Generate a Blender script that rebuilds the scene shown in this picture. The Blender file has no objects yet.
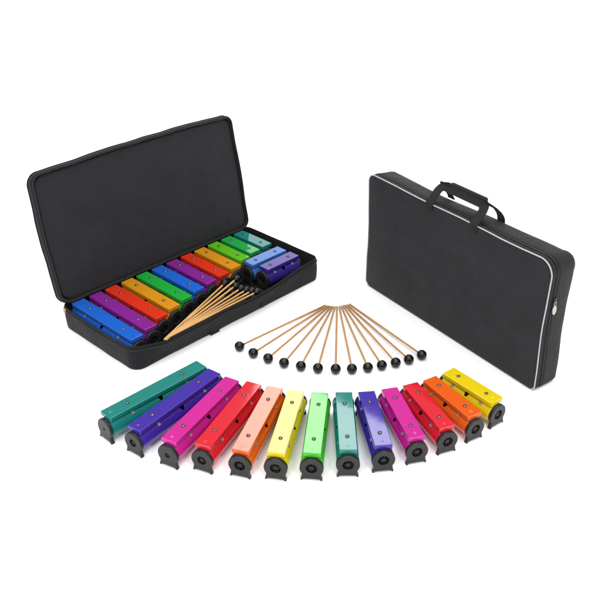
import bpy, bmesh, math, random
from mathutils import Vector, Matrix, noise
R = math.radians
random.seed(4)
scene = bpy.context.scene
COL = scene.collection

# ------------------------------------------------------------------ helpers
def lin(c):
    out = []
    for v in c:
        v /= 255.0
        out.append(v / 12.92 if v <= 0.04045 else ((v + 0.055) / 1.055) ** 2.4)
    return tuple(out) + (1.0,)

def link(o, parent=None):
    COL.objects.link(o)
    if parent is not None:
        o.parent = parent
    return o

def tag(o, label, cat, group=None):
    o['label'] = label
    o['category'] = cat
    if group:
        o['group'] = group

def empty(name, loc, rz, label, cat, group=None):
    o = link(bpy.data.objects.new(name, None))
    o.empty_display_size = 0.02
    o.location = loc
    o.rotation_euler = (0, 0, rz)
    tag(o, label, cat, group)
    return o

def finish(me, mat, angle=35):
    me.polygons.foreach_set('use_smooth', [True] * len(me.polygons))
    me.set_sharp_from_angle(angle=R(angle))
    me.materials.clear()
    me.materials.append(mat)
    me.update()

def mesh_obj(name, verts, faces, mat, parent=None, angle=35):
    me = bpy.data.meshes.new(name)
    me.from_pydata([tuple(v) for v in verts], [], faces)
    bm = bmesh.new(); bm.from_mesh(me)
    bmesh.ops.recalc_face_normals(bm, faces=bm.faces)
    bm.to_mesh(me); bm.free()
    finish(me, mat, angle)
    return link(bpy.data.objects.new(name, me), parent)

def bm_obj(name, bm, mat, parent=None, angle=35):
    me = bpy.data.meshes.new(name)
    bmesh.ops.recalc_face_normals(bm, faces=bm.faces)
    bm.to_mesh(me); bm.free()
    finish(me, mat, angle)
    return link(bpy.data.objects.new(name, me), parent)

def inst(name, me, parent, loc=(0, 0, 0), rot=(0, 0, 0)):
    o = link(bpy.data.objects.new(name, me), parent)
    o.location = loc
    o.rotation_euler = rot
    return o

def add_box(bm, cx, cy, cz, dx, dy, dz, bevel=0.0, seg=2, mat4=None):
    ret = bmesh.ops.create_cube(bm, size=1.0)
    vs = ret['verts']
    bmesh.ops.scale(bm, vec=(dx, dy, dz), verts=vs)
    es = list({e for v in vs for e in v.link_edges})
    if bevel > 0:
        r = bmesh.ops.bevel(bm, geom=es, offset=bevel, segments=seg, affect='EDGES', profile=0.5)
        vs = list({v for f in r['faces'] for v in f.verts} | {v for v in vs if v.is_valid})
    m = Matrix.Translation((cx, cy, cz))
    if mat4 is not None:
        m = m @ mat4
    bmesh.ops.transform(bm, matrix=m, verts=vs)

def tube_mesh(pts, rad, n=8, closed=False, caps=True):
    """swept round tube; returns verts, faces"""
    V, F = [], []
    m = len(pts)
    prev = None
    for i, p in enumerate(pts):
        p = Vector(p)
        a = Vector(pts[(i - 1) % m]) if (closed or i > 0) else p
        b = Vector(pts[(i + 1) % m]) if (closed or i < m - 1) else p
        t = (b - a).normalized()
        if prev is None:
            ref = Vector((0, 0, 1)) if abs(t.z) < 0.9 else Vector((1, 0, 0))
            u = t.cross(ref).normalized()
        else:
            u = (prev - t * prev.dot(t)).normalized()
        prev = u
        w = t.cross(u)
        for k in range(n):
            an = 2 * math.pi * k / n
            V.append(p + (u * math.cos(an) + w * math.sin(an)) * rad)
    rng = m if closed else m - 1
    for i in range(rng):
        for k in range(n):
            j = (i + 1) % m
            F.append((i * n + k, i * n + (k + 1) % n, j * n + (k + 1) % n, j * n + k))
    if caps and not closed:
        F.append(tuple(range(n))[::-1])
        F.append(tuple((m - 1) * n + k for k in range(n)))
    return V, F

def round_rect(w, h, radii, n=8, step=0.012):
    """points of a rounded rectangle from (0,0) to (w,h); radii for BL, BR, TR, TL; gives (x, y, nx, ny)"""
    out = []
    cs = [(radii[0], radii[0], 180, radii[0]), (w - radii[1], radii[1], 270, radii[1]),
          (w - radii[2], h - radii[2], 0, radii[2]), (radii[3], h - radii[3], 90, radii[3])]
    for i, (cx, cy, a0, r) in enumerate(cs):
        for k in range(n + 1):
            a = R(a0 + 90.0 * k / n)
            out.append((cx + r * math.cos(a), cy + r * math.sin(a), math.cos(a), math.sin(a)))
        nx = cs[(i + 1) % 4]
        a = R(a0 + 90)
        x0, y0, _, _ = out[-1]
        a1 = R(nx[2])
        x1, y1 = nx[0] + nx[3] * math.cos(a1), nx[1] + nx[3] * math.sin(a1)
        d = math.hypot(x1 - x0, y1 - y0)
        k = max(1, int(d / step))
        for q in range(1, k):
            out.append((x0 + (x1 - x0) * q / k, y0 + (y1 - y0) * q / k, math.cos(a), math.sin(a)))
    return out

def loft(loops, close_first=False, close_last=False):
    V, F = [], []
    n = len(loops[0])
    for lp in loops:
        V += lp
    for i in range(len(loops) - 1):
        for k in range(n):
            F.append((i * n + k, i * n + (k + 1) % n, (i + 1) * n + (k + 1) % n, (i + 1) * n + k))
    if close_first:
        F.append(tuple(range(n))[::-1])
    if close_last:
        F.append(tuple((len(loops) - 1) * n + k for k in range(n)))
    return V, F

# ------------------------------------------------------------------ materials
G = 0.74     # the picture is exposed so that the white sheet blows out: true albedos are lower than they look
def low(c):
    return tuple(v * G for v in c[:3]) + (1.0,)
def nodes_of(name):
    m = bpy.data.materials.new(name)
    m.use_nodes = True
    nt = m.node_tree
    return m, nt, nt.nodes['Principled BSDF']

def fabric(name, rgb, weave=560.0, bump=0.6, var=0.38, spec=0.15, sheen=0.05, crease=0.3):
    m, nt, b = nodes_of(name)
    tc = nt.nodes.new('ShaderNodeTexCoord')
    c = low(lin(rgb))
    n1 = nt.nodes.new('ShaderNodeTexNoise'); n1.inputs['Scale'].default_value = weave; n1.inputs['Detail'].default_value = 2
    n2 = nt.nodes.new('ShaderNodeTexNoise'); n2.inputs['Scale'].default_value = 14; n2.inputs['Detail'].default_value = 4
    nt.links.new(tc.outputs['Object'], n1.inputs['Vector']); nt.links.new(tc.outputs['Object'], n2.inputs['Vector'])
    add = nt.nodes.new('ShaderNodeMath'); add.operation = 'ADD'
    s1 = nt.nodes.new('ShaderNodeMath'); s1.operation = 'MULTIPLY'; s1.inputs[1].default_value = 0.65
    s2 = nt.nodes.new('ShaderNodeMath'); s2.operation = 'MULTIPLY'; s2.inputs[1].default_value = 0.35
    nt.links.new(n1.outputs['Fac'], s1.inputs[0]); nt.links.new(n2.outputs['Fac'], s2.inputs[0])
    nt.links.new(s1.outputs[0], add.inputs[0]); nt.links.new(s2.outputs[0], add.inputs[1])
    ramp = nt.nodes.new('ShaderNodeValToRGB')
    ramp.color_ramp.elements[0].position = 0.3; ramp.color_ramp.elements[1].position = 0.7
    ramp.color_ramp.elements[0].color = tuple(v * (1 - var) for v in c[:3]) + (1,)
    ramp.color_ramp.elements[1].color = tuple(v * (1 + var) for v in c[:3]) + (1,)
    nt.links.new(add.outputs[0], ramp.inputs['Fac']); nt.links.new(ramp.outputs['Color'], b.inputs['Base Color'])
    bp = nt.nodes.new('ShaderNodeBump'); bp.inputs['Strength'].default_value = bump; bp.inputs['Distance'].default_value = 0.0006
    nt.links.new(n1.outputs['Fac'], bp.inputs['Height'])
    # soft creases in the cloth
    mp = nt.nodes.new('ShaderNodeMapping'); mp.inputs['Scale'].default_value = (1.0, 1.0, 1.6); mp.inputs['Rotation'].default_value = (0.2, 0.5, 0.3)
    n3 = nt.nodes.new('ShaderNodeTexNoise'); n3.inputs['Scale'].default_value = 16; n3.inputs['Detail'].default_value = 3; n3.inputs['Distortion'].default_value = 0.8
    nt.links.new(tc.outputs['Object'], mp.inputs['Vector']); nt.links.new(mp.outputs['Vector'], n3.inputs['Vector'])
    bp2 = nt.nodes.new('ShaderNodeBump'); bp2.inputs['Strength'].default_value = crease; bp2.inputs['Distance'].default_value = 0.012
    nt.links.new(n3.outputs['Fac'], bp2.inputs['Height']); nt.links.new(bp.outputs['Normal'], bp2.inputs['Normal'])
    nt.links.new(bp2.outputs['Normal'], b.inputs['Normal'])
    b.inputs['Roughness'].default_value = 0.75
    b.inputs['Specular IOR Level'].default_value = spec
    b.inputs['Sheen Weight'].default_value = sheen
    b.inputs['Sheen Roughness'].default_value = 0.5
    return m

def gloss_paint(name, rgb, rough=0.055, spec=0.48, speck=0.22, peel=0.025):
    m, nt, b = nodes_of(name)
    c = low(lin(rgb))
    tc = nt.nodes.new('ShaderNodeTexCoord')
    n1 = nt.nodes.new('ShaderNodeTexNoise'); n1.inputs['Scale'].default_value = 700; n1.inputs['Detail'].default_value = 1
    nt.links.new(tc.outputs['Object'], n1.inputs['Vector'])
    ramp = nt.nodes.new('ShaderNodeValToRGB')
    ramp.color_ramp.elements[0].position = 0.35; ramp.color_ramp.elements[1].position = 0.68
    ramp.color_ramp.elements[0].color = tuple(v * (1 - speck) for v in c[:3]) + (1,)
    ramp.color_ramp.elements[1].color = tuple(min(1, v * (1 + speck) + 0.01 * speck) for v in c[:3]) + (1,)
    nt.links.new(n1.outputs['Fac'], ramp.inputs['Fac']); nt.links.new(ramp.outputs['Color'], b.inputs['Base Color'])
    n2 = nt.nodes.new('ShaderNodeTexNoise'); n2.inputs['Scale'].default_value = 60; n2.inputs['Detail'].default_value = 3
    nt.links.new(tc.outputs['Object'], n2.inputs['Vector'])
    bp = nt.nodes.new('ShaderNodeBump'); bp.inputs['Strength'].default_value = peel; bp.inputs['Distance'].default_value = 0.0012
    nt.links.new(n2.outputs['Fac'], bp.inputs['Height']); nt.links.new(bp.outputs['Normal'], b.inputs['Normal'])
    mr = nt.nodes.new('ShaderNodeMapRange')
    n3 = nt.nodes.new('ShaderNodeTexNoise'); n3.inputs['Scale'].default_value = 38; n3.inputs['Detail'].default_value = 5
    nt.links.new(tc.outputs['Object'], n3.inputs['Vector']); nt.links.new(n3.outputs['Fac'], mr.inputs['Value'])
    mr.inputs['From Min'].default_value = 0.35; mr.inputs['From Max'].default_value = 0.7
    mr.inputs['To Min'].default_value = rough * 0.8; mr.inputs['To Max'].default_value = rough * 1.25
    nt.links.new(mr.outputs['Result'], b.inputs['Roughness'])
    b.inputs['Specular IOR Level'].default_value = spec
    return m

def plain(name, rgb, rough=0.5, spec=0.3, metal=0.0, var=0.12, scale=120.0, bump=0.0):
    m, nt, b = nodes_of(name)
    c = low(lin(rgb))
    tc = nt.nodes.new('ShaderNodeTexCoord')
    n1 = nt.nodes.new('ShaderNodeTexNoise'); n1.inputs['Scale'].default_value = scale; n1.inputs['Detail'].default_value = 3
    nt.links.new(tc.outputs['Object'], n1.inputs['Vector'])
    ramp = nt.nodes.new('ShaderNodeValToRGB')
    ramp.color_ramp.elements[0].position = 0.3; ramp.color_ramp.elements[1].position = 0.7
    ramp.color_ramp.elements[0].color = tuple(v * (1 - var) for v in c[:3]) + (1,)
    ramp.color_ramp.elements[1].color = tuple(min(1, v * (1 + var)) for v in c[:3]) + (1,)
    nt.links.new(n1.outputs['Fac'], ramp.inputs['Fac']); nt.links.new(ramp.outputs['Color'], b.inputs['Base Color'])
    if bump:
        bp = nt.nodes.new('ShaderNodeBump'); bp.inputs['Strength'].default_value = bump; bp.inputs['Distance'].default_value = 0.0005
        nt.links.new(n1.outputs['Fac'], bp.inputs['Height']); nt.links.new(bp.outputs['Normal'], b.inputs['Normal'])
    b.inputs['Roughness'].default_value = rough
    b.inputs['Specular IOR Level'].default_value = spec
    b.inputs['Metallic'].default_value = metal
    return m

def wood(name, rgb):
    m, nt, b = nodes_of(name)
    c = low(lin(rgb))
    tc = nt.nodes.new('ShaderNodeTexCoord')
    mp = nt.nodes.new('ShaderNodeMapping'); mp.inputs['Scale'].default_value = (25, 700, 700)
    n1 = nt.nodes.new('ShaderNodeTexNoise'); n1.inputs['Scale'].default_value = 1; n1.inputs['Detail'].default_value = 4
    nt.links.new(tc.outputs['Object'], mp.inputs['Vector']); nt.links.new(mp.outputs['Vector'], n1.inputs['Vector'])
    ramp = nt.nodes.new('ShaderNodeValToRGB')
    ramp.color_ramp.elements[0].position = 0.3; ramp.color_ramp.elements[1].position = 0.75
    ramp.color_ramp.elements[0].color = tuple(v * 0.7 for v in c[:3]) + (1,)
    ramp.color_ramp.elements[1].color = tuple(min(1, v * 1.2) for v in c[:3]) + (1,)
    nt.links.new(n1.outputs['Fac'], ramp.inputs['Fac']); nt.links.new(ramp.outputs['Color'], b.inputs['Base Color'])
    b.inputs['Roughness'].default_value = 0.45
    b.inputs['Specular IOR Level'].default_value = 0.3
    return m

K = 0.76
def dim(rgb, k):
    return tuple(255 * (((max(0, l) * k) * 12.92) if l * k <= 0.0031308 else 1.055 * (l * k) ** (1 / 2.4) - 0.055) for l in lin(rgb)[:3])

M_BAG = fabric('black_nylon', (40, 38, 41))
M_TRAY = fabric('black_tray_nylon', (29, 29, 32))
M_PANEL = fabric('black_nylon_panel', (42, 41, 45), bump=0.6, crease=0.17)
M_LINING = fabric('black_lining', (36, 36, 41), weave=480, bump=0.45, spec=0.2)
M_TRIM = fabric('black_binding', (22, 22, 24), weave=700, bump=0.4)
M_WEB = fabric('black_webbing', (34, 34, 36), weave=1000, bump=0.8, var=0.35)
M_PIPE = plain('silver_piping', (186, 187, 191), 0.4, 0.4, scale=400, var=0.25)
M_ZIP = plain('black_zipper', (16, 16, 17), 0.4, 0.4, scale=900, var=0.5, bump=0.6)
M_PULL = plain('nickel_pull', (196, 192, 176), 0.32, 0.5, 0.6, scale=300)
M_TAN = plain('tan_leather_pull', (206, 160, 118), 0.6, 0.3, scale=300)
M_CAP = plain('black_plastic', (34, 35, 35), 0.42, 0.35, scale=900, var=0.15, bump=0.25)
M_DARK = plain('dark_grille_plastic', (26, 26, 27), 0.5, 0.3)
M_SCREW = plain('steel_screw', (118, 113, 108), 0.25, 0.5, 1.0, scale=200)
M_PAD = plain('felt_pad', (138, 138, 135), 0.7, 0.2, scale=500)
M_HEAD = plain('black_rubber_head', (14, 14, 16), 0.09, 0.34, scale=60, var=0.25)
M_WOOD = wood('birch_stick', (196, 146, 86))
M_WOODP = wood('pale_birch_stick', (222, 172, 108))

# ------------------------------------------------------------------ setting
def ground():
    m, nt, b = nodes_of('white_sweep')
    tc = nt.nodes.new('ShaderNodeTexCoord')
    n1 = nt.nodes.new('ShaderNodeTexNoise'); n1.inputs['Scale'].default_value = 3
    nt.links.new(tc.outputs['Object'], n1.inputs['Vector'])
    ramp = nt.nodes.new('ShaderNodeValToRGB')
    ramp.color_ramp.elements[0].color = (0.90, 0.90, 0.90, 1); ramp.color_ramp.elements[1].color = (0.93, 0.93, 0.93, 1)
    nt.links.new(n1.outputs['Fac'], ramp.inputs['Fac']); nt.links.new(ramp.outputs['Color'], b.inputs['Base Color'])
    b.inputs['Roughness'].default_value = 0.9
    b.inputs['Specular IOR Level'].default_value = 0.1
    s = 60
    o = mesh_obj('ground', [(-s, -s, 0), (s, -s, 0), (s, s, 0), (-s, s, 0)], [(0, 1, 2, 3)], m)
    o['kind'] = 'structure'
ground()

# ------------------------------------------------------------------ chime bar
TUBE_R, AXIS_Z, CAP_R, CAP_T, OVER = 0.0238, 0.0308, 0.0245, 0.0095, 0.0084
BAR_W, BAR_B, BAR_H = 0.0375, 0.0550, 0.0106

def cap_outline():
    """outline in (y, z): a disc that flares into a foot with two small pegs"""
    pts = []
    a0 = -38
    for k in range(0, 41):
        a = R(a0 + (180 - 2 * a0) * k / 40)
        pts.append((CAP_R * math.cos(a), AXIS_Z + CAP_R * math.sin(a)))
    left = [(-0.0199, 0.0128), (-0.0202, 0.0098), (-0.0211, 0.0062), (-0.0222, 0.0030), (-0.0226, 0.0006), (-0.0218, 0.0),
            (-0.0190, 0.0), (-0.0184, 0.0008), (-0.0178, 0.0036), (-0.0090, 0.0044)]
    right = [(-y, z) for y, z in reversed(left)]
    return pts + left + right

def cap_mesh(hole):
    out = cap_outline()
    n, hn = len(out), 28
    bv = 0.0012
    def inset(d):
        res = []
        for i, (y, z) in enumerate(out):
            y0, z0 = out[i - 1]; y1, z1 = out[(i + 1) % n]
            ty, tz = y1 - y0, z1 - z0
            l = math.hypot(ty, tz) or 1
            res.append((y - tz / l * d * 1, z + ty / l * d))
        return res
    ins = inset(bv)
    bm = bmesh.new()
    def ring(pts, x):
        return [bm.verts.new((x, y, z)) for y, z in pts]
    def hole_pts(r):
        return [(r * math.cos(2 * math.pi * k / hn), AXIS_Z + r * math.sin(2 * math.pi * k / hn)) for k in range(hn)]
    def edges(vs):
        return [bm.edges.new((vs[i], vs[(i + 1) % len(vs)])) if bm.edges.get((vs[i], vs[(i + 1) % len(vs)])) is None
                else bm.edges.get((vs[i], vs[(i + 1) % len(vs)])) for i in range(len(vs))]
    def bridge(a, b):
        for i in range(len(a)):
            j = (i + 1) % len(a)
            bm.faces.new((a[i], a[j], b[j], b[i]))
    f0 = ring(ins, 0); f1 = ring(out, bv); f2 = ring(out, CAP_T - bv); f3 = ring(ins, CAP_T)
    h0 = ring(hole_pts(hole + 0.0007), 0); h1 = ring(hole_pts(hole), 0.0007); h3 = ring(hole_pts(hole), CAP_T)
    bridge(f0, f1); bridge(f1, f2); bridge(f2, f3); bridge(h1, h0); bridge(h3, h1)
    bmesh.ops.triangle_fill(bm, use_beauty=True, edges=edges(f0) + edges(h0))
    bmesh.ops.triangle_fill(bm, use_beauty=True, edges=edges(f3) + edges(h3))
    bmesh.ops.recalc_face_normals(bm, faces=bm.faces)
    me = bpy.data.meshes.new('end_cap')
    bm.to_mesh(me); bm.free()
    finish(me, M_CAP, 40)
    return me

def grille_mesh(hole):
    """web of spokes behind the hole, a little recessed"""
    bm = bmesh.new()
    x = 0.0035
    for k in range(4):
        add_box(bm, x, 0, AXIS_Z, 0.0018, 2 * hole + 0.0006, 0.0013, 0, mat4=Matrix.Rotation(R(45 * k + 12), 4, 'X'))
        x += 0.00002
    ret = bmesh.ops.create_cone(bm, cap_ends=True, segments=20, radius1=hole * 0.42, radius2=hole * 0.36, depth=0.0022)
    bmesh.ops.transform(bm, matrix=Matrix.Translation((0.0033, 0, AXIS_Z)) @ Matrix.Rotation(R(90), 4, 'Y'), verts=ret['verts'])
    me = bpy.data.meshes.new('grille')
    bm.to_mesh(me); bm.free()
    finish(me, M_DARK)
    return me

CAPS, GRILLES = {}, {}
def cap_parts(hole):
    if hole not in CAPS:
        CAPS[hole] = cap_mesh(hole); GRILLES[hole] = grille_mesh(hole)
    return CAPS[hole], GRILLES[hole]

def lathe_mesh(name, prof, mat, n=24, angle=50):
    V, F = [], []
    for r, z in prof:
        for k in range(n):
            a = 2 * math.pi * k / n
            V.append((r * math.cos(a), r * math.sin(a), z))
    m = len(prof)
    for i in range(m - 1):
        for k in range(n):
            F.append((i * n + k, i * n + (k + 1) % n, (i + 1) * n + (k + 1) % n, (i + 1) * n + k))
    F.append(tuple(range(n))[::-1]); F.append(tuple((m - 1) * n + k for k in range(n)))
    me = bpy.data.meshes.new(name)
    me.from_pydata(V, [], F)
    finish(me, mat, angle)
    return me

ME_SCREW = lathe_mesh('screw', [(0.0044, 0), (0.0046, 0.0006), (0.0043, 0.0016), (0.0034, 0.0027), (0.0021, 0.0034), (0.0013, 0.0036), (0.0011, 0.0030), (0.0002, 0.0030)], M_SCREW)

def pad_mesh():
    """saddle between tube and bar, following the tube"""
    V, F = [], []
    n = 12
    for x in (-0.0032, 0.0032):
        for k in range(n + 1):
            a = R(90 + 51 - 102.0 * k / n)
            V.append((x, (TUBE_R + 0.0002) * math.cos(a), AXIS_Z + (TUBE_R + 0.0002) * math.sin(a)))
        for k in range(n + 1):
            a = R(90 + 51 - 102.0 * k / n)
            y, z = (TUBE_R + 0.0022) * math.cos(a), AXIS_Z + (TUBE_R + 0.0022) * math.sin(a)
            V.append((x, y, BAR_B + 0.0002 if abs(y) < 0.011 else min(z, BAR_B - 0.0003)))
    N = 2 * (n + 1)
    for q in (0, 1):
        o = q * N
        for k in range(n):
            F.append((o + k, o + k + 1, o + n + 1 + k + 1, o + n + 1 + k))
    for k in range(n):
        F.append((k, k + 1, N + k + 1, N + k))
        F.append((n + 1 + k, n + 2 + k, N + n + 2 + k, N + n + 1 + k))
    F.append((0, n + 1, N + n + 1, N)); F.append((n, 2 * n + 1, N + 2 * n + 1, N + n))
    me = bpy.data.meshes.new('mount_pad')
    me.from_pydata(V, [], F)
    bm = bmesh.new(); bm.from_mesh(me); bmesh.ops.recalc_face_normals(bm, faces=bm.faces); bm.to_mesh(me); bm.free()
    finish(me, M_PAD, 40)
    return me
ME_PAD = pad_mesh()

def tube_with_hole(L, mat, parent):
    """hollow resonator with a sound hole cut through its upper wall at mid length"""
    n = 56
    ri = TUBE_R - 0.0016
    V, F = [], []
    loops = [(0, ri), (0, TUBE_R), (L, TUBE_R), (L, ri)]
    for x, r in loops:
        for k in range(n):
            a = 2 * math.pi * k / n
            V.append((x, r * math.cos(a), AXIS_Z + r * math.sin(a)))
    for i in range(4):
        for k in range(n):
            j = (i + 1) % 4
            F.append((i * n + k, i * n + (k + 1) % n, j * n + (k + 1) % n, j * n + k))
    tube = mesh_obj('resonator_tube', V, F, mat)
    hv, hf = [], []
    m = 28
    for z in (AXIS_Z + 0.004, AXIS_Z + 0.04):
        for k in range(m):
            a = 2 * math.pi * k / m
            ca, sa = math.cos(a), math.sin(a)
            hv.append((L / 2 + 0.0066 * math.copysign(abs(ca) ** 0.62, ca), 0.0202 * math.copysign(abs(sa) ** 0.62, sa), z))
    for k in range(m):
        hf.append((k, (k + 1) % m, m + (k + 1) % m, m + k))
    hf.append(tuple(range(m))[::-1]); hf.append(tuple(range(m, 2 * m)))
    cut = mesh_obj('hole_cutter', hv, hf, mat)
    md = tube.modifiers.new('hole', 'BOOLEAN'); md.object = cut; md.operation = 'DIFFERENCE'; md.solver = 'EXACT'
    dg = bpy.context.evaluated_depsgraph_get(); dg.update()
    me = bpy.data.meshes.new_from_object(tube.evaluated_get(dg))
    tube.modifiers.clear()
    old = tube.data
    tube.data = me
    me.name = 'resonator_tube'
    bpy.data.meshes.remove(old)
    cm = cut.data
    bpy.data.objects.remove(cut); bpy.data.meshes.remove(cm)
    finish(me, mat, 35)
    tube.parent = parent
    return tube

def letter_mesh(ch):
    cu = bpy.data.curves.new('note_letter', 'FONT')
    cu.body = ch; cu.size = 0.0105; cu.align_x = 'CENTER'; cu.align_y = 'CENTER'; cu.extrude = 0.0001
    o = link(bpy.data.objects.new('note_letter_source', cu))
    dg = bpy.context.evaluated_depsgraph_get(); dg.update()
    me = bpy.data.meshes.new_from_object(o.evaluated_get(dg))
    bpy.data.objects.remove(o); bpy.data.curves.remove(cu)
    return me
LETTERS = {c: letter_mesh(c) for c in 'ABCDEFG'}
INKS = {}

PAINT = {}
def paint(rgb):
    if rgb not in PAINT:
        PAINT[rgb] = (gloss_paint('painted_bar', dim(rgb, K)), gloss_paint('painted_tube', dim(rgb, K * 1.08), rough=0.13, peel=0.03, speck=0.18))
    return PAINT[rgb]

def chime_bar(loc, yaw, L, rgb, label, group, hole=0.0112, letter=None):
    root = empty('chime_bar', loc, yaw, label, 'chime bar', group)
    mb, mt = paint(rgb)
    bm = bmesh.new()
    add_box(bm, L / 2, 0, BAR_B + BAR_H / 2, L, BAR_W, BAR_H, 0.0011, 2)
    bar = bm_obj('tone_bar', bm, mb, root, 8)
    for x in (0.215 * L, 0.785 * L):
        inst('screw', ME_SCREW, bar, (x, 0, BAR_B + BAR_H - 0.0002), (0, 0, random.uniform(0, 6)))
    if letter:
        if rgb not in INKS:
            me = LETTERS[letter].copy()
            me.materials.clear(); me.materials.append(plain('engraved_note_ink', tuple(v + (235 - v) * 0.38 for v in rgb), 0.5, 0.3))
            INKS[rgb] = me
        inst('note_letter', INKS[rgb], bar, (0.0125, 0, BAR_B + BAR_H + 0.0002), (0, 0, R(-90)))
    tube = tube_with_hole(L, mt, root)
    for x in (0.215 * L, 0.785 * L):
        inst('mount_pad', ME_PAD, tube, (x, 0, 0))
    cm, gm = cap_parts(hole)
    # disc of the tube's own colour just behind each grille: the inner bulkhead
    for far in (0, 1):
        rot = (0, 0, math.pi) if far else (0, 0, 0)
        px = L + OVER if far else -OVER
        c = inst('end_cap', cm, root, (px, 0, 0), rot)
        inst('grille', gm, c)
    return root

TEAL, INDIGO, MAGENTA, RED = (20, 140, 130), (66, 42, 172), (222, 34, 160), (238, 34, 52)
ORANGE, YELLOW, GREEN = (250, 104, 28), (250, 222, 22), (76, 210, 48)
ROW = [(-0.4173,1.4491,0.7982,0.2675),(-0.3488,1.4034,0.9439,0.2570),(-0.2716,1.3644,1.0789,0.2465),(-0.1998,1.3489,1.1562,0.2361),
       (-0.1220,1.3329,1.2791,0.2258),(-0.0496,1.3251,1.3857,0.2156),(0.0229,1.3245,1.4695,0.2055),(0.0969,1.3347,1.5750,0.1954),
       (0.1696,1.3491,1.6973,0.1854),(0.2406,1.3749,1.8133,0.1754),(0.3080,1.4080,1.9487,0.1655),(0.3733,1.4495,2.1094,0.1558),
       (0.4310,1.4993,2.2387,0.1460)]
ROWC = [TEAL, INDIGO, MAGENTA, RED, ORANGE, YELLOW, GREEN, TEAL, INDIGO, MAGENTA, RED, ORANGE, YELLOW]
ROWN = 'GABCDEFGABCDE'
HOLES = [0.0030, 0.0090, 0.0058, 0.0100] + [0.0116] * 9
ROWL = ['longest teal chime bar, at the left end of the curved row on the ground',
        'long indigo chime bar on the ground, right beside the longest teal bar',
        'long magenta chime bar on the ground, between the long indigo and long red bars',
        'long red chime bar on the ground, between the long magenta and longer orange bars',
        'longer orange chime bar on the ground, with a pale glossy top, between red and yellow',
        'longer yellow chime bar with pale glossy top, on the ground between orange and green',
        'only green chime bar on the ground, in front of the mallet fan',
        'short teal chime bar on the ground, right beside the green bar',
        'short indigo chime bar on the ground, between the short teal and short magenta bars',
        'short magenta chime bar on the ground, between the short indigo and short red bars',
        'short red chime bar on the ground, between the short magenta and short orange bars',
        'short orange chime bar on the ground, between the short red and shortest yellow bars',
        'shortest yellow chime bar, on the ground at the row\'s right end below the closed case']
for (x, y, a, L), c, n, h, lb in zip(ROW, ROWC, ROWN, HOLES, ROWL):
    chime_bar((x, y, 0), a, L, c, lb, 'chime bars in the curved row', h, n)

# ------------------------------------------------------------------ open case
CX, CY, CA = -0.3997, 1.6956, 0.80706
CL, CW, CH = 0.6585, 0.312, 0.0667
WALL, FLOOR = 0.0046, 0.004
def case_world(s, t, z):
    return (CX + math.cos(CA) * s - math.sin(CA) * t, CY + math.sin(CA) * s + math.cos(CA) * t, z)

case = empty('open_instrument_case', (CX, CY, 0), CA,
             'open black soft case with raised lid, holding bright chime bars and mallets', 'instrument case')

def smooth(a, b, x):
    u = max(0.0, min(1.0, (x - a) / (b - a)))
    return u * u * (3 - 2 * u)
def sag(s):
    """how far the soft front wall has slumped outwards, along its length"""
    return smooth(0.0, 0.10, s) * (1 - smooth(0.42, 0.60, s)) * (1 - 0.28 * math.exp(-((s - 0.285) / 0.035) ** 2))

def tray_point(p, inset, z):
    x, y, nx, ny = p
    k = max(0.0, z / CH)
    X, Y = x - nx * inset, y - ny * inset
    front = max(0.0, -ny) if y < 0.05 else 0.0
    left = max(0.0, -nx) if x < 0.05 else 0.0
    X -= 0.005 * left * k * math.sin(math.pi * max(0, min(1, y / CW)))
    Y -= 0.0165 * sag(x) * front * k ** 1.3
    Z = z
    if z > 0.03:
        Z -= 0.0085 * sag(x) * front * min(1.0, (z - 0.03) / 0.03) + 0.004 * left * math.sin(math.pi * max(0, min(1, y / CW)))
    # soft fabric: slow ripples and slightly bellied walls
    w = noise.noise(Vector((x * 14, y * 14, z * 20))) * 0.0016 + math.sin(math.pi * min(1, k)) * 0.0022
    X += nx * w; Y += ny * w
    return Vector((X, Y, Z))

oc = round_rect(CL, CW, (0.028, 0.024, 0.024, 0.024), n=9, step=0.012)
prof = [(0.006, 0.0004), (0.0018, 0.0008), (0.0005, 0.0022), (0, 0.008), (0, 0.022), (0, 0.036), (0, 0.050), (0.0002, 0.060), (0.0008, 0.0645),
        (0.0016, CH), (0.0034, CH), (WALL, 0.064), (WALL, 0.05), (WALL, 0.03), (WALL, 0.012), (WALL + 0.003, FLOOR + 0.001), (WALL + 0.008, FLOOR)]
V, F = loft([[tray_point(p, i, z) for p in oc] for i, z in prof], True, True)
tray = mesh_obj('tray', V, F, M_TRAY, case, 50)
# bound rim with the zipper tape
V, F = tube_mesh([tray_point(p, 0.0022, CH - 0.0002) for p in oc], 0.0017, 8, closed=True)
mesh_obj('rim_binding', V, F, M_TRIM, tray)
V, F = tube_mesh([tray_point(p, -0.0007, CH - 0.0085) for p in oc], 0.0014, 6, closed=True)
mesh_obj('zipper', V, F, M_ZIP, tray)
# dark foam bed the bars stand in, behind the mallet bay
# zip pull at the rear left corner
bm = bmesh.new()
add_box(bm, -0.0035, CW - 0.022, CH - 0.010, 0.0048, 0.008, 0.013, 0.0018, 2, mat4=Matrix.Rotation(R(14), 4, 'X'))
bm_obj('zip_pull', bm, M_TAN, case)

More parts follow.
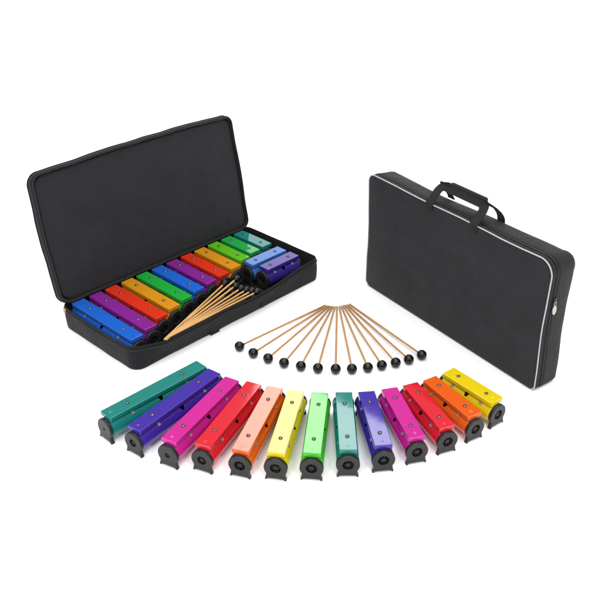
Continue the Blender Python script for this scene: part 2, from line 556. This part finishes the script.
# lid
LA, LH = R(10.9), 0.347
LX0 = -0.003
LWID = CL + 0.005
def lid_pt(u, w, d):
    """u along the hinge, w up the lid, d towards the tray"""
    return Vector((LX0 + u, CW - 0.004 + w * math.sin(LA) - d * math.cos(LA), CH - 0.002 + w * math.cos(LA) + d * math.sin(LA)))
lo = round_rect(LWID, LH, (0.030, 0.030, 0.026, 0.030), n=9, step=0.012)
def lid_wave(x, y, nx, ny):
    r = 0.0
    if ny > 0:
        r += ny * (0.0075 * math.sin(math.pi * x / LWID) + 0.0008 * math.sin(x * 27 + 1))
    if nx < 0:
        r += -nx * (0.0065 * math.sin(math.pi * y / LH) + 0.001 * math.sin(y * 40))
    if nx > 0:
        r += nx * (0.0022 * math.sin(math.pi * y / LH) * math.cos(y * 21 + 2.6))
    return r
def lid_loop(inset, d, wob=1.0):
    out = []
    for x, y, nx, ny in lo:
        rip = lid_wave(x, y, nx, ny)
        rip += 0.0015 * noise.noise(Vector((x * 18, y * 18, 3)))
        X, Y = x - nx * inset + nx * rip * wob, y - ny * inset + ny * rip * wob
        out.append(lid_pt(X, Y, d))
    return out
shell = [(0.10, -0.006), (0.04, -0.006), (0.010, -0.0055), (0.003, -0.004), (0, -0.0005), (0, 0.006), (0, 0.013), (0.0014, 0.0155), (0.0042, 0.0162),
         (0.0068, 0.0150), (0.0080, 0.012), (0.0085, 0.004), (0.0085, -0.001)]
V, F = loft([lid_loop(i, d) for i, d in shell], True, True)
lid = mesh_obj('lid', V, F, M_TRAY, case, 50)
pan = [(0.0088, 0.0060), (0.0095, 0.0088), (0.0120, 0.0098), (0.018, 0.0104), (0.03, 0.0110), (0.05, 0.0122), (0.08, 0.0130), (0.115, 0.0134), (0.15, 0.0135)]
def pan_loop(i, d):
    out = []
    for q in lid_loop(i, d, 0.5):
        q = q.copy()
        f = 0.0016 * noise.noise(Vector((q.x * 9, q.z * 9, 1.7))) * min(1, i / 0.05)
        q.y -= f
        out.append(q)
    return out
lo_save = lo
def inset_loop(i, d):
    # true inset of the rounded rectangle so the centre stays clean
    r = [max(0.002, q - i) for q in (0.030, 0.030, 0.026, 0.030)]
    pts = []
    for x, y, nx, ny in lo_save:
        cx = min(max(x, 0.031), LWID - 0.031); cy = min(max(y, 0.031), LH - 0.031)
        sx = (cx - LWID / 2) * (1 - i / (LWID / 2 - 0.0)) + LWID / 2
        sy = (cy - LH / 2) * (1 - i / (LH / 2 - 0.0)) + LH / 2
        k = max(0.0, 1 - i / 0.17)
        X = sx + (x - cx) * k; Y = sy + (y - cy) * k
        rip = lid_wave(x, y, nx, ny) * max(0, 1 - i / 0.05)
        X += nx * rip; Y += ny * rip
        dd = d + 0.0022 * noise.noise(Vector((X * 8, Y * 8, 1.7))) * min(1, i / 0.04)
        pts.append(lid_pt(X, Y, dd))
    return pts
V, F = loft([inset_loop(i, d) for i, d in pan], False, True)
mesh_obj('lid_lining', V, F, M_LINING, lid, 60)
V, F = tube_mesh(lid_loop(0.0040, 0.0164), 0.0018, 6, closed=True)
mesh_obj('zipper', V, F, M_ZIP, lid)
V, F = tube_mesh(lid_loop(-0.0004, -0.0030), 0.0016, 6, closed=True)
mesh_obj('piping', V, F, M_TRIM, lid)
# hinge strip between tray and lid
bm = bmesh.new()
add_box(bm, CL / 2, CW - 0.0035, CH + 0.0015, CL - 0.075, 0.010, 0.006, 0.002, 2)
bm_obj('hinge_strip', bm, M_TRIM, case)

# ------------------------------------------------------------------ handle bands
def band(fn, path, width, thick, name, mat, parent):
    """flat webbing swept along an in-plane path; fn(x, q, off) -> 3D"""
    V, F = [], []
    m = len(path)
    for i, (x, q) in enumerate(path):
        x0, q0 = path[max(0, i - 1)]; x1, q1 = path[min(m - 1, i + 1)]
        l = math.hypot(x1 - x0, q1 - q0) or 1
        nx, nq = -(q1 - q0) / l, (x1 - x0) / l
        for sd, off in ((-1, -1), (-0.35, -1.15), (0.35, -1.15), (1, -1), (1, 1), (0.35, 1.15), (-0.35, 1.15), (-1, 1)):
            V.append(fn(x + nx * width / 2 * sd, q + nq * width / 2 * sd, off * thick / 2))
    for i in range(m - 1):
        for k in range(8):
            F.append((i * 8 + k, i * 8 + (k + 1) % 8, (i + 1) * 8 + (k + 1) % 8, (i + 1) * 8 + k))
    F.append(tuple(range(8))[::-1]); F.append(tuple((m - 1) * 8 + k for k in range(8)))
    return mesh_obj(name, V, F, mat, parent, 40)

def u_path(s0, s1, low, top, r=0.016):
    pts = []
    k = 10
    for i in range(k + 1):
        pts.append((s0, low + (top - r - low) * i / k))
    for i in range(1, 3):
        a = R(180 - 90 * i / 3)
        pts.append((s0 + r + r * math.cos(a), top - r + r * math.sin(a)))
    for i in range(k + 1):
        pts.append((s0 + r + (s1 - s0 - 2 * r) * i / k, top))
    for i in range(1, 3):
        a = R(90 - 90 * i / 3)
        pts.append((s1 - r + r * math.cos(a), top - r + r * math.sin(a)))
    for i in range(k + 1):
        pts.append((s1, top - r + (low - top + r) * i / k))
    return pts

# carrying strap hanging over the tray's front wall
def hang(x, q, off):
    g = 0.0165 * sag(x)
    tilt = 0.004 * (0.316 - x) / 0.08
    k = max(0.0, min(1.0, q / 0.055))
    z = max(0.0018, 0.052 - q * 0.93 - tilt * k)
    Y = -g * max(0.0, z / CH) ** 1.3 - 0.0030 + 0.0010 - (0.0050 if x < 0.3 else 0.0015) * k ** 4 - off
    return Vector((x, Y, z))
for s_ in (0.250, 0.427):
    band(hang, [(s_, 0.052 * k / 12) for k in range(13)], 0.030 if s_ < 0.3 else 0.020, 0.0022, 'carry_strap', M_TRAY, case)

# chime bars in the case
CB_FRONT = [0.0355, 0.0480, 0.0700, 0.0835, 0.0955, 0.1070, 0.1150, 0.1215, 0.1290, 0.1480, 0.1590, 0.1640]
CBLUE, CPURP, CRED, CAMB, CGRN = (32, 108, 222), (146, 40, 158), (238, 54, 26), (236, 158, 26), (34, 184, 66)
CB_COL = [CBLUE, CPURP, CRED, CAMB, CGRN, CBLUE, CPURP, CRED, CAMB, (104, 206, 32), (40, 184, 82), (32, 146, 138)]
CB_LAB = ['longest blue chime bar inside the open case, against its left wall',
          'long purple chime bar inside the open case, beside the longest blue bar',
          'long red chime bar inside the open case, between long purple and long amber bars',
          'long amber chime bar inside the open case, beside the deep green bar',
          'deep green chime bar inside the open case, between amber and mid length blue bars',
          'mid length blue chime bar inside the open case, between deep green and purple bars',
          'shorter purple chime bar inside the open case, beside the mid length blue bar',
          'shorter red chime bar inside the open case, between shorter purple and shorter amber bars',
          'shorter amber chime bar inside the open case, beside the lime green bar',
          'lime green chime bar inside the open case, beside the shorter amber bar',
          'emerald green chime bar inside the open case, between lime green and teal bars',
          'short teal chime bar inside the open case, at its rear right corner']
REAR = 0.2895
for i in range(12):
    s = 0.0382 + 0.05165 * i
    ft = CB_FRONT[i]
    chime_bar(case_world(s, ft, FLOOR), CA + math.pi / 2 + random.uniform(-0.006, 0.006), REAR - ft, CB_COL[i], CB_LAB[i], 'chime bars packed in the open case')
chime_bar(case_world(0.4905, 0.1205, FLOOR), CA - 0.02, 0.132, (64, 124, 214),
          'short blue chime bar lying crosswise in the open case, behind the indigo one', 'chime bars packed in the open case')
chime_bar(case_world(0.5005, 0.0690, FLOOR), CA - 0.008, 0.1235, (70, 48, 160),
          'short indigo chime bar lying crosswise in the open case, nearest its front wall', 'chime bars packed in the open case')

# ------------------------------------------------------------------ mallets
ML, MHR, MSR = 0.3126, 0.0127, 0.0026
def stick_mesh(L, mat, MSR):
    V, F = tube_mesh([(0.004, 0, 0), (L * 0.5, 0, 0), (L - 0.0012, 0, 0)], MSR, 10)
    # rounded butt
    n = len(V)
    for k in range(10):
        a = 2 * math.pi * k / 10
        V.append(Vector((L, math.cos(a) * MSR * 0.6, math.sin(a) * MSR * 0.6)))
    F = F[:-1]
    # match ring by nearest vertex
    base = n - 10
    order = [min(range(10), key=lambda q: (V[base + k].yz - V[n + q].yz).length) for k in range(10)]
    for k in range(10):
        F.append((base + k, base + (k + 1) % 10, n + order[(k + 1) % 10], n + order[k]))
    F.append(tuple(n + k for k in range(10)))
    me = bpy.data.meshes.new('stick')
    me.from_pydata([tuple(v) for v in V], [], F)
    bm = bmesh.new(); bm.from_mesh(me); bmesh.ops.recalc_face_normals(bm, faces=bm.faces); bm.to_mesh(me); bm.free()
    finish(me, mat, 60)
    return me
def head_mesh(r):
    bm = bmesh.new()
    bmesh.ops.create_uvsphere(bm, u_segments=40, v_segments=24, radius=r)
    # short collar where the stick enters
    ret = bmesh.ops.create_cone(bm, cap_ends=True, segments=20, radius1=0.0040, radius2=0.0034, depth=0.004)
    bmesh.ops.transform(bm, matrix=Matrix.Translation((r + 0.0004, 0, 0)) @ Matrix.Rotation(R(90), 4, 'Y'), verts=ret['verts'])
    me = bpy.data.meshes.new('mallet_head')
    bm.to_mesh(me); bm.free()
    finish(me, M_HEAD, 50)
    return me
ME_STICK, ME_HEAD = stick_mesh(ML, M_WOOD, 0.0026), head_mesh(MHR)
ME_STICKP, ME_HEADP = stick_mesh(ML, M_WOODP, 0.0027), head_mesh(0.0102)

FAN = [(-0.1538,1.7939,0.7785),(-0.1175,1.7635,0.9144),(-0.0798,1.7402,1.0400),(-0.0402,1.7208,1.1631),(0.0010,1.7073,1.2858),
       (0.0423,1.6980,1.4038),(0.0851,1.6948,1.5237),(0.1245,1.6953,1.6301),(0.1634,1.7013,1.7377),(0.1979,1.7105,1.8327),
       (0.2328,1.7217,1.9313),(0.2665,1.7354,2.0291),(0.3006,1.7552,2.1321)]
ORD = ['first', 'second', 'third', 'fourth', 'fifth', 'sixth', 'seventh', 'eighth', 'ninth', 'tenth', 'eleventh', 'twelfth', 'thirteenth']
FANL = ['loose black-headed mallet at the left end of the fan, nearest the open case'] + \
       ['loose black-headed mallet, %s from the left in the fan on the ground' % ORD[i] for i in range(1, 6)] + \
       ['middle mallet of the loose fan on the ground, pointing straight forward'] + \
       ['loose black-headed mallet, %s from the right in the fan on the ground' % ORD[12 - i] for i in range(7, 12)] + \
       ['loose black-headed mallet at the right end of the fan, nearest the closed case']
tilt = math.asin((MHR - MSR) / ML)
for (x, y, a), lb in zip(FAN, FANL):
    root = empty('mallet', (x, y, 0), a, lb, 'mallet', 'mallets fanned out on the ground')
    inst('stick', ME_STICK, root, (0, 0, MHR), (random.uniform(0, 6), tilt, 0))
    inst('mallet_head', ME_HEAD, root, (0, 0, MHR), (0, tilt, 0))

CASEM = [((0.3771,0.0954,0.0588),(0.0838,-0.0124,0.0625)),((0.4074,0.0793,0.0680),(0.1120,0.0040,0.0560)),((0.3841,0.0849,0.0384),(0.0877,-0.0118,0.0625)),
         ((0.3922,0.0680,0.0565),(0.0896,-0.0115,0.0625)),((0.3977,0.0525,0.0519),(0.0916,-0.0112,0.0625)),((0.4022,0.0359,0.0519),(0.0935,-0.0109,0.0625)),
         ((0.4064,0.0189,0.0537),(0.0955,-0.0106,0.0625)),((0.4096,0.0020,0.0561),(0.0974,-0.0103,0.0625)),((0.3950,0.0520,0.0350),(0.0994,-0.0100,0.0625)),
         ((0.4010,0.0290,0.0330),(0.1014,-0.0097,0.0625)),((0.3880,0.0760,0.0300),(0.1033,-0.0094,0.0625)),((0.3790,0.0920,0.0260),(0.1045,-0.0085,0.0600))]
CASEL = ['mallet in the open case with the leftmost upper head of the bundle, against the bars',
         'mallet in the open case with the rearmost head, nearest the crosswise blue bar',
         'mallet in the open case whose head lies just below the leftmost head of the bundle',
         'mallet in the open case with its head just right of the leftmost upper head',
         'mallet in the open case with its head on top at the middle of the bundle',
         'mallet in the open case with its head third from the right among the upper heads',
         'mallet in the open case with its head second from the right in the bundle',
         'mallet in the open case whose head lies farthest right, against the front wall',
         'mallet in the open case, its head low in the middle under upper heads',
         'mallet in the open case whose head lies low, down by the front wall',
         'mallet in the open case, its head low at left before the leftmost head',
         'mallet in the open case with the lowest head, under the left end of the bundle']
for (h, t), lb in zip(CASEM, CASEL):
    hw, tw = Vector(case_world(*h)), Vector(case_world(*t))
    d = (tw - hw)
    root = empty('mallet', hw, 0, lb, 'mallet', 'mallets bundled in the open case')
    root.rotation_euler = (0, math.asin(-d.normalized().z), math.atan2(d.y, d.x))
    inst('stick', ME_STICKP, root, (0, 0, 0), (random.uniform(0, 6), 0, 0))
    inst('mallet_head', ME_HEADP, root)

# ------------------------------------------------------------------ closed case standing on edge
BX, BY, BA = 0.1875, 2.1334, -0.9608
BL, BH, BT = 0.626, 0.341, 0.0775
bag = empty('closed_instrument_case', (BX, BY, 0), BA,
            'closed black soft case standing on its long edge, with white piping and webbing handles', 'instrument case')
ob = round_rect(BL, BH, (0.018, 0.014, 0.038, 0.022), n=9, step=0.012)
def bag_pt(p, inset, t):
    x, y, nx, ny = p
    k = t / BT
    X, Y = x - nx * inset, y - ny * inset
    # soft corners slump towards the back, edges ripple a little
    Y -= 0.010 * k * max(0, ny) * (0.6 + 0.4 * math.sin(x * 9))
    rip = 0.0022 * math.sin(y * 22 + 1.0) * abs(nx) + 0.0012 * math.sin(x * 23) * max(0, ny)
    rip += 0.0012 * noise.noise(Vector((x * 16, y * 16, t * 30)))
    if ny < -0.5:
        rip = 0
    belly = 0.0020 * math.sin(math.pi * k) * (1 if ny > -0.5 else 0)
    X += nx * (rip + belly); Y += ny * (rip + belly)
    tr = max(0.0, nx * ny * 2) * (1 if ny > 0 and nx > 0 else 0)
    X += 0.004 * k * tr; Y += 0.006 * k * tr
    T = t - 0.010 * (Y / BH) * 0.5
    return Vector((X, T, max(Y, 0.0006)))
gus = [(0.006, 0.0015), (0.0016, 0.0010), (0, 0.003), (0, 0.010), (0, 0.0165), (0.0012, 0.0175), (0.0012, 0.0225), (0, 0.0235), (0, 0.034), (0, 0.046),
       (0, 0.058), (0, 0.068), (0.001, 0.073), (0.004, 0.0765), (0.010, BT)]
V, F = loft([[bag_pt(p, i, t) for p in ob] for i, t in gus], False, True)
body = mesh_obj('case_body', V, F, M_BAG, bag, 45)
def bag_inset(i, d):
    pts = []
    for p in ob:
        x, y, nx, ny = p
        cx = min(max(x, 0.046), BL - 0.046); cy = min(max(y, 0.046), BH - 0.046)
        f = max(0.0, 1 - i / 0.165)
        q = bag_pt(p, 0, 0.002)
        c = Vector((BL / 2 + (cx - BL / 2) * (1 - i / (BL / 2)), 0, BH / 2 + (cy - BH / 2) * (1 - i / (BH / 2))))
        full = Vector((cx, 0, cy))
        off = Vector((q.x, 0, q.z)) - full
        P = c + off * f
        n2 = 0.0028 * noise.noise(Vector((P.x * 7, P.z * 7, 9.1))) * min(1, i / 0.04)
        P.y = -d + n2 + 0.002 - 0.005 * (P.z / BH)
        pts.append(P)
    return pts
fp = [(0.0026, 0.0010), (0.0045, 0.0022), (0.009, 0.0034), (0.018, 0.0046), (0.035, 0.0060), (0.06, 0.0072), (0.09, 0.0080), (0.12, 0.0084), (0.15, 0.0085)]
V, F = loft([bag_inset(i, d) for i, d in fp], False, True)
mesh_obj('front_panel', V, F, M_PANEL, bag, 60)
V, F = tube_mesh([bag_pt(p, 0.0006, 0.0012) for p in ob], 0.0016, 8, closed=True)
mesh_obj('piping', V, F, M_PIPE, body)
V, F = tube_mesh([bag_pt(p, 0.0028, BT - 0.0030) for p in ob], 0.0017, 8, closed=True)
mesh_obj('rear_binding', V, F, M_TRIM, body)
# zipper: two tapes with the coil between
for t in (0.0146, 0.0256):
    V, F = tube_mesh([bag_pt(p, 0.0001, t) for p in ob], 0.0009, 6, closed=True)
    mesh_obj('zipper_seam', V, F, M_TRIM, body)
V, F = tube_mesh([bag_pt(p, 0.0008, 0.0200) for p in ob], 0.0019, 8, closed=True)
mesh_obj('zipper', V, F, M_ZIP, body)
# slider with a hanging oval pull on the right end
sx = BL + 0.0030
bm = bmesh.new()
add_box(bm, sx, 0.0185, 0.2440, 0.005, 0.008, 0.014, 0.0015, 2)
sl = bm_obj('zip_slider', bm, M_ZIP, bag)
pts = [(sx + 0.003, 0.0185 + 0.0035 * math.sin(2 * math.pi * k / 14), 0.2355 + 0.0060 * math.cos(2 * math.pi * k / 14)) for k in range(14)]
V, F = tube_mesh(pts, 0.0008, 6, closed=True)
mesh_obj('pull_ring', V, F, M_PULL, sl)
bm = bmesh.new()
ret = bmesh.ops.create_uvsphere(bm, u_segments=24, v_segments=16, radius=1)
bmesh.ops.transform(bm, matrix=Matrix.Translation((sx + 0.0028, 0.0195, 0.2195)) @ Matrix.Rotation(R(4), 4, 'X') @ Matrix.Diagonal((0.0022, 0.0068, 0.0125, 1)), verts=ret['verts'])
bm_obj('zip_pull', bm, M_PULL, sl, 80)

# handles: near loop sewn to the front edge, far loop to the back, meeting above the middle
S0, S1 = 0.2385, 0.3900
def near_fn(x, q, off):
    if q < 0:      # tab lying on the front panel
        return Vector((x, -0.0075 - 0.0015 - off + 0.002 * (-q / 0.02), BH + 0.001 + q))
    k = q / 0.066
    w = min(1.0, q / 0.010)
    y = -0.0090 * (1 - w) + (-0.0065 + 0.046 * k ** 1.15) * w
    return Vector((x, y - off * 0.9, BH + 0.0005 + 0.050 * k + off * 0.6 * w))
def far_fn(x, q, off):
    k = max(-0.3, q / 0.070)
    dx = 0.006 * math.sin(math.pi * max(0, min(1, k))) * (1 if x > (S0 + S1) / 2 else -1)
    z = BH - 0.006 + 0.057 * k
    y = BT - 0.004 - 0.044 * max(0, k) ** 1.3
    return Vector((x + dx, y - off * 0.9, z + off * 0.6))
band(near_fn, u_path(S0, S1, -0.018, 0.066 - 0.012), 0.0232, 0.0034, 'handle', M_WEB, bag)
band(far_fn, u_path(S0 - 0.007, S1 + 0.011, -0.004, 0.070 - 0.012), 0.0232, 0.0034, 'handle', M_WEB, bag)

bm = bmesh.new()
add_box(bm, 0.3230, 0.0345, BH + 0.0415, 0.118, 0.0150, 0.0285, 0.0055, 3, mat4=Matrix.Rotation(R(-20), 4, 'X'))
bm_obj('handle_grip', bm, M_WEB, bag, 40)

# ------------------------------------------------------------------ light
w = bpy.data.worlds.new('World'); scene.world = w
w.use_nodes = True
nt = w.node_tree
bg = nt.nodes['Background']
tc = nt.nodes.new('ShaderNodeTexCoord')
sep = nt.nodes.new('ShaderNodeSeparateXYZ')
ramp = nt.nodes.new('ShaderNodeValToRGB')
cr = ramp.color_ramp
cr.interpolation = 'EASE'
stops = [(0.0, 1.5), (0.22, 1.25), (0.45, 0.32), (0.72, 0.32), (0.90, 3.0), (1.0, 1.6)]
MAXL = 3.2 / G
while len(cr.elements) < len(stops):
    cr.elements.new(0.5)
for e, (p, v) in zip(cr.elements, stops):
    e.position = p; e.color = (v / 3.2, v / 3.2, v / 3.2, 1)
nt.links.new(tc.outputs['Generated'], sep.inputs[0])
nt.links.new(sep.outputs['Z'], ramp.inputs['Fac'])
nt.links.new(ramp.outputs['Color'], bg.inputs['Color'])
bg.inputs['Strength'].default_value = MAXL

def softbox(name, loc, target, size, roll, radiance):
    ld = bpy.data.lights.new(name, 'AREA')
    ld.shape = 'RECTANGLE'; ld.size, ld.size_y = size
    ld.energy = radiance * math.pi * size[0] * size[1]
    o = link(bpy.data.objects.new(name, ld))
    d = (Vector(target) - Vector(loc)).normalized()
    o.matrix_world = Matrix.Translation(loc) @ d.to_track_quat('-Z', 'Y').to_matrix().to_4x4() @ Matrix.Rotation(R(roll), 4, 'Z')
    return o
softbox('rear_softbox', (0.06, 5.0, 3.18), (0.02, 1.4, 0.06), (1.13, 0.86), -25, 7.2)
softbox('rear_strip_light', (-0.26, 7.0, 2.55), (-0.1, 2.1, 0), (0.62, 0.62), 0, 1.6)
for sx_ in (-0.75, 0.75):
    softbox('front_flash', (sx_, -0.2, 1.75), (0, 1.7, 0), (0.28, 0.28), 0, 55.0)

# ------------------------------------------------------------------ camera
cam = bpy.data.cameras.new('Camera')
cam.lens = 51.08; cam.sensor_width = 36.0; cam.clip_start = 0.02; cam.clip_end = 300
co = link(bpy.data.objects.new('Camera', cam))
co.location = (0, 0, 1.2)
co.rotation_euler = (R(90 - 30.43), 0, 0)
scene.camera = co

scene.view_settings.view_transform = 'Standard'
scene.view_settings.look = 'None'
scene.view_settings.exposure = 0.0
scene.view_settings.gamma = 1.0
scene.render.engine = 'CYCLES'
scene.cycles.max_bounces = 8
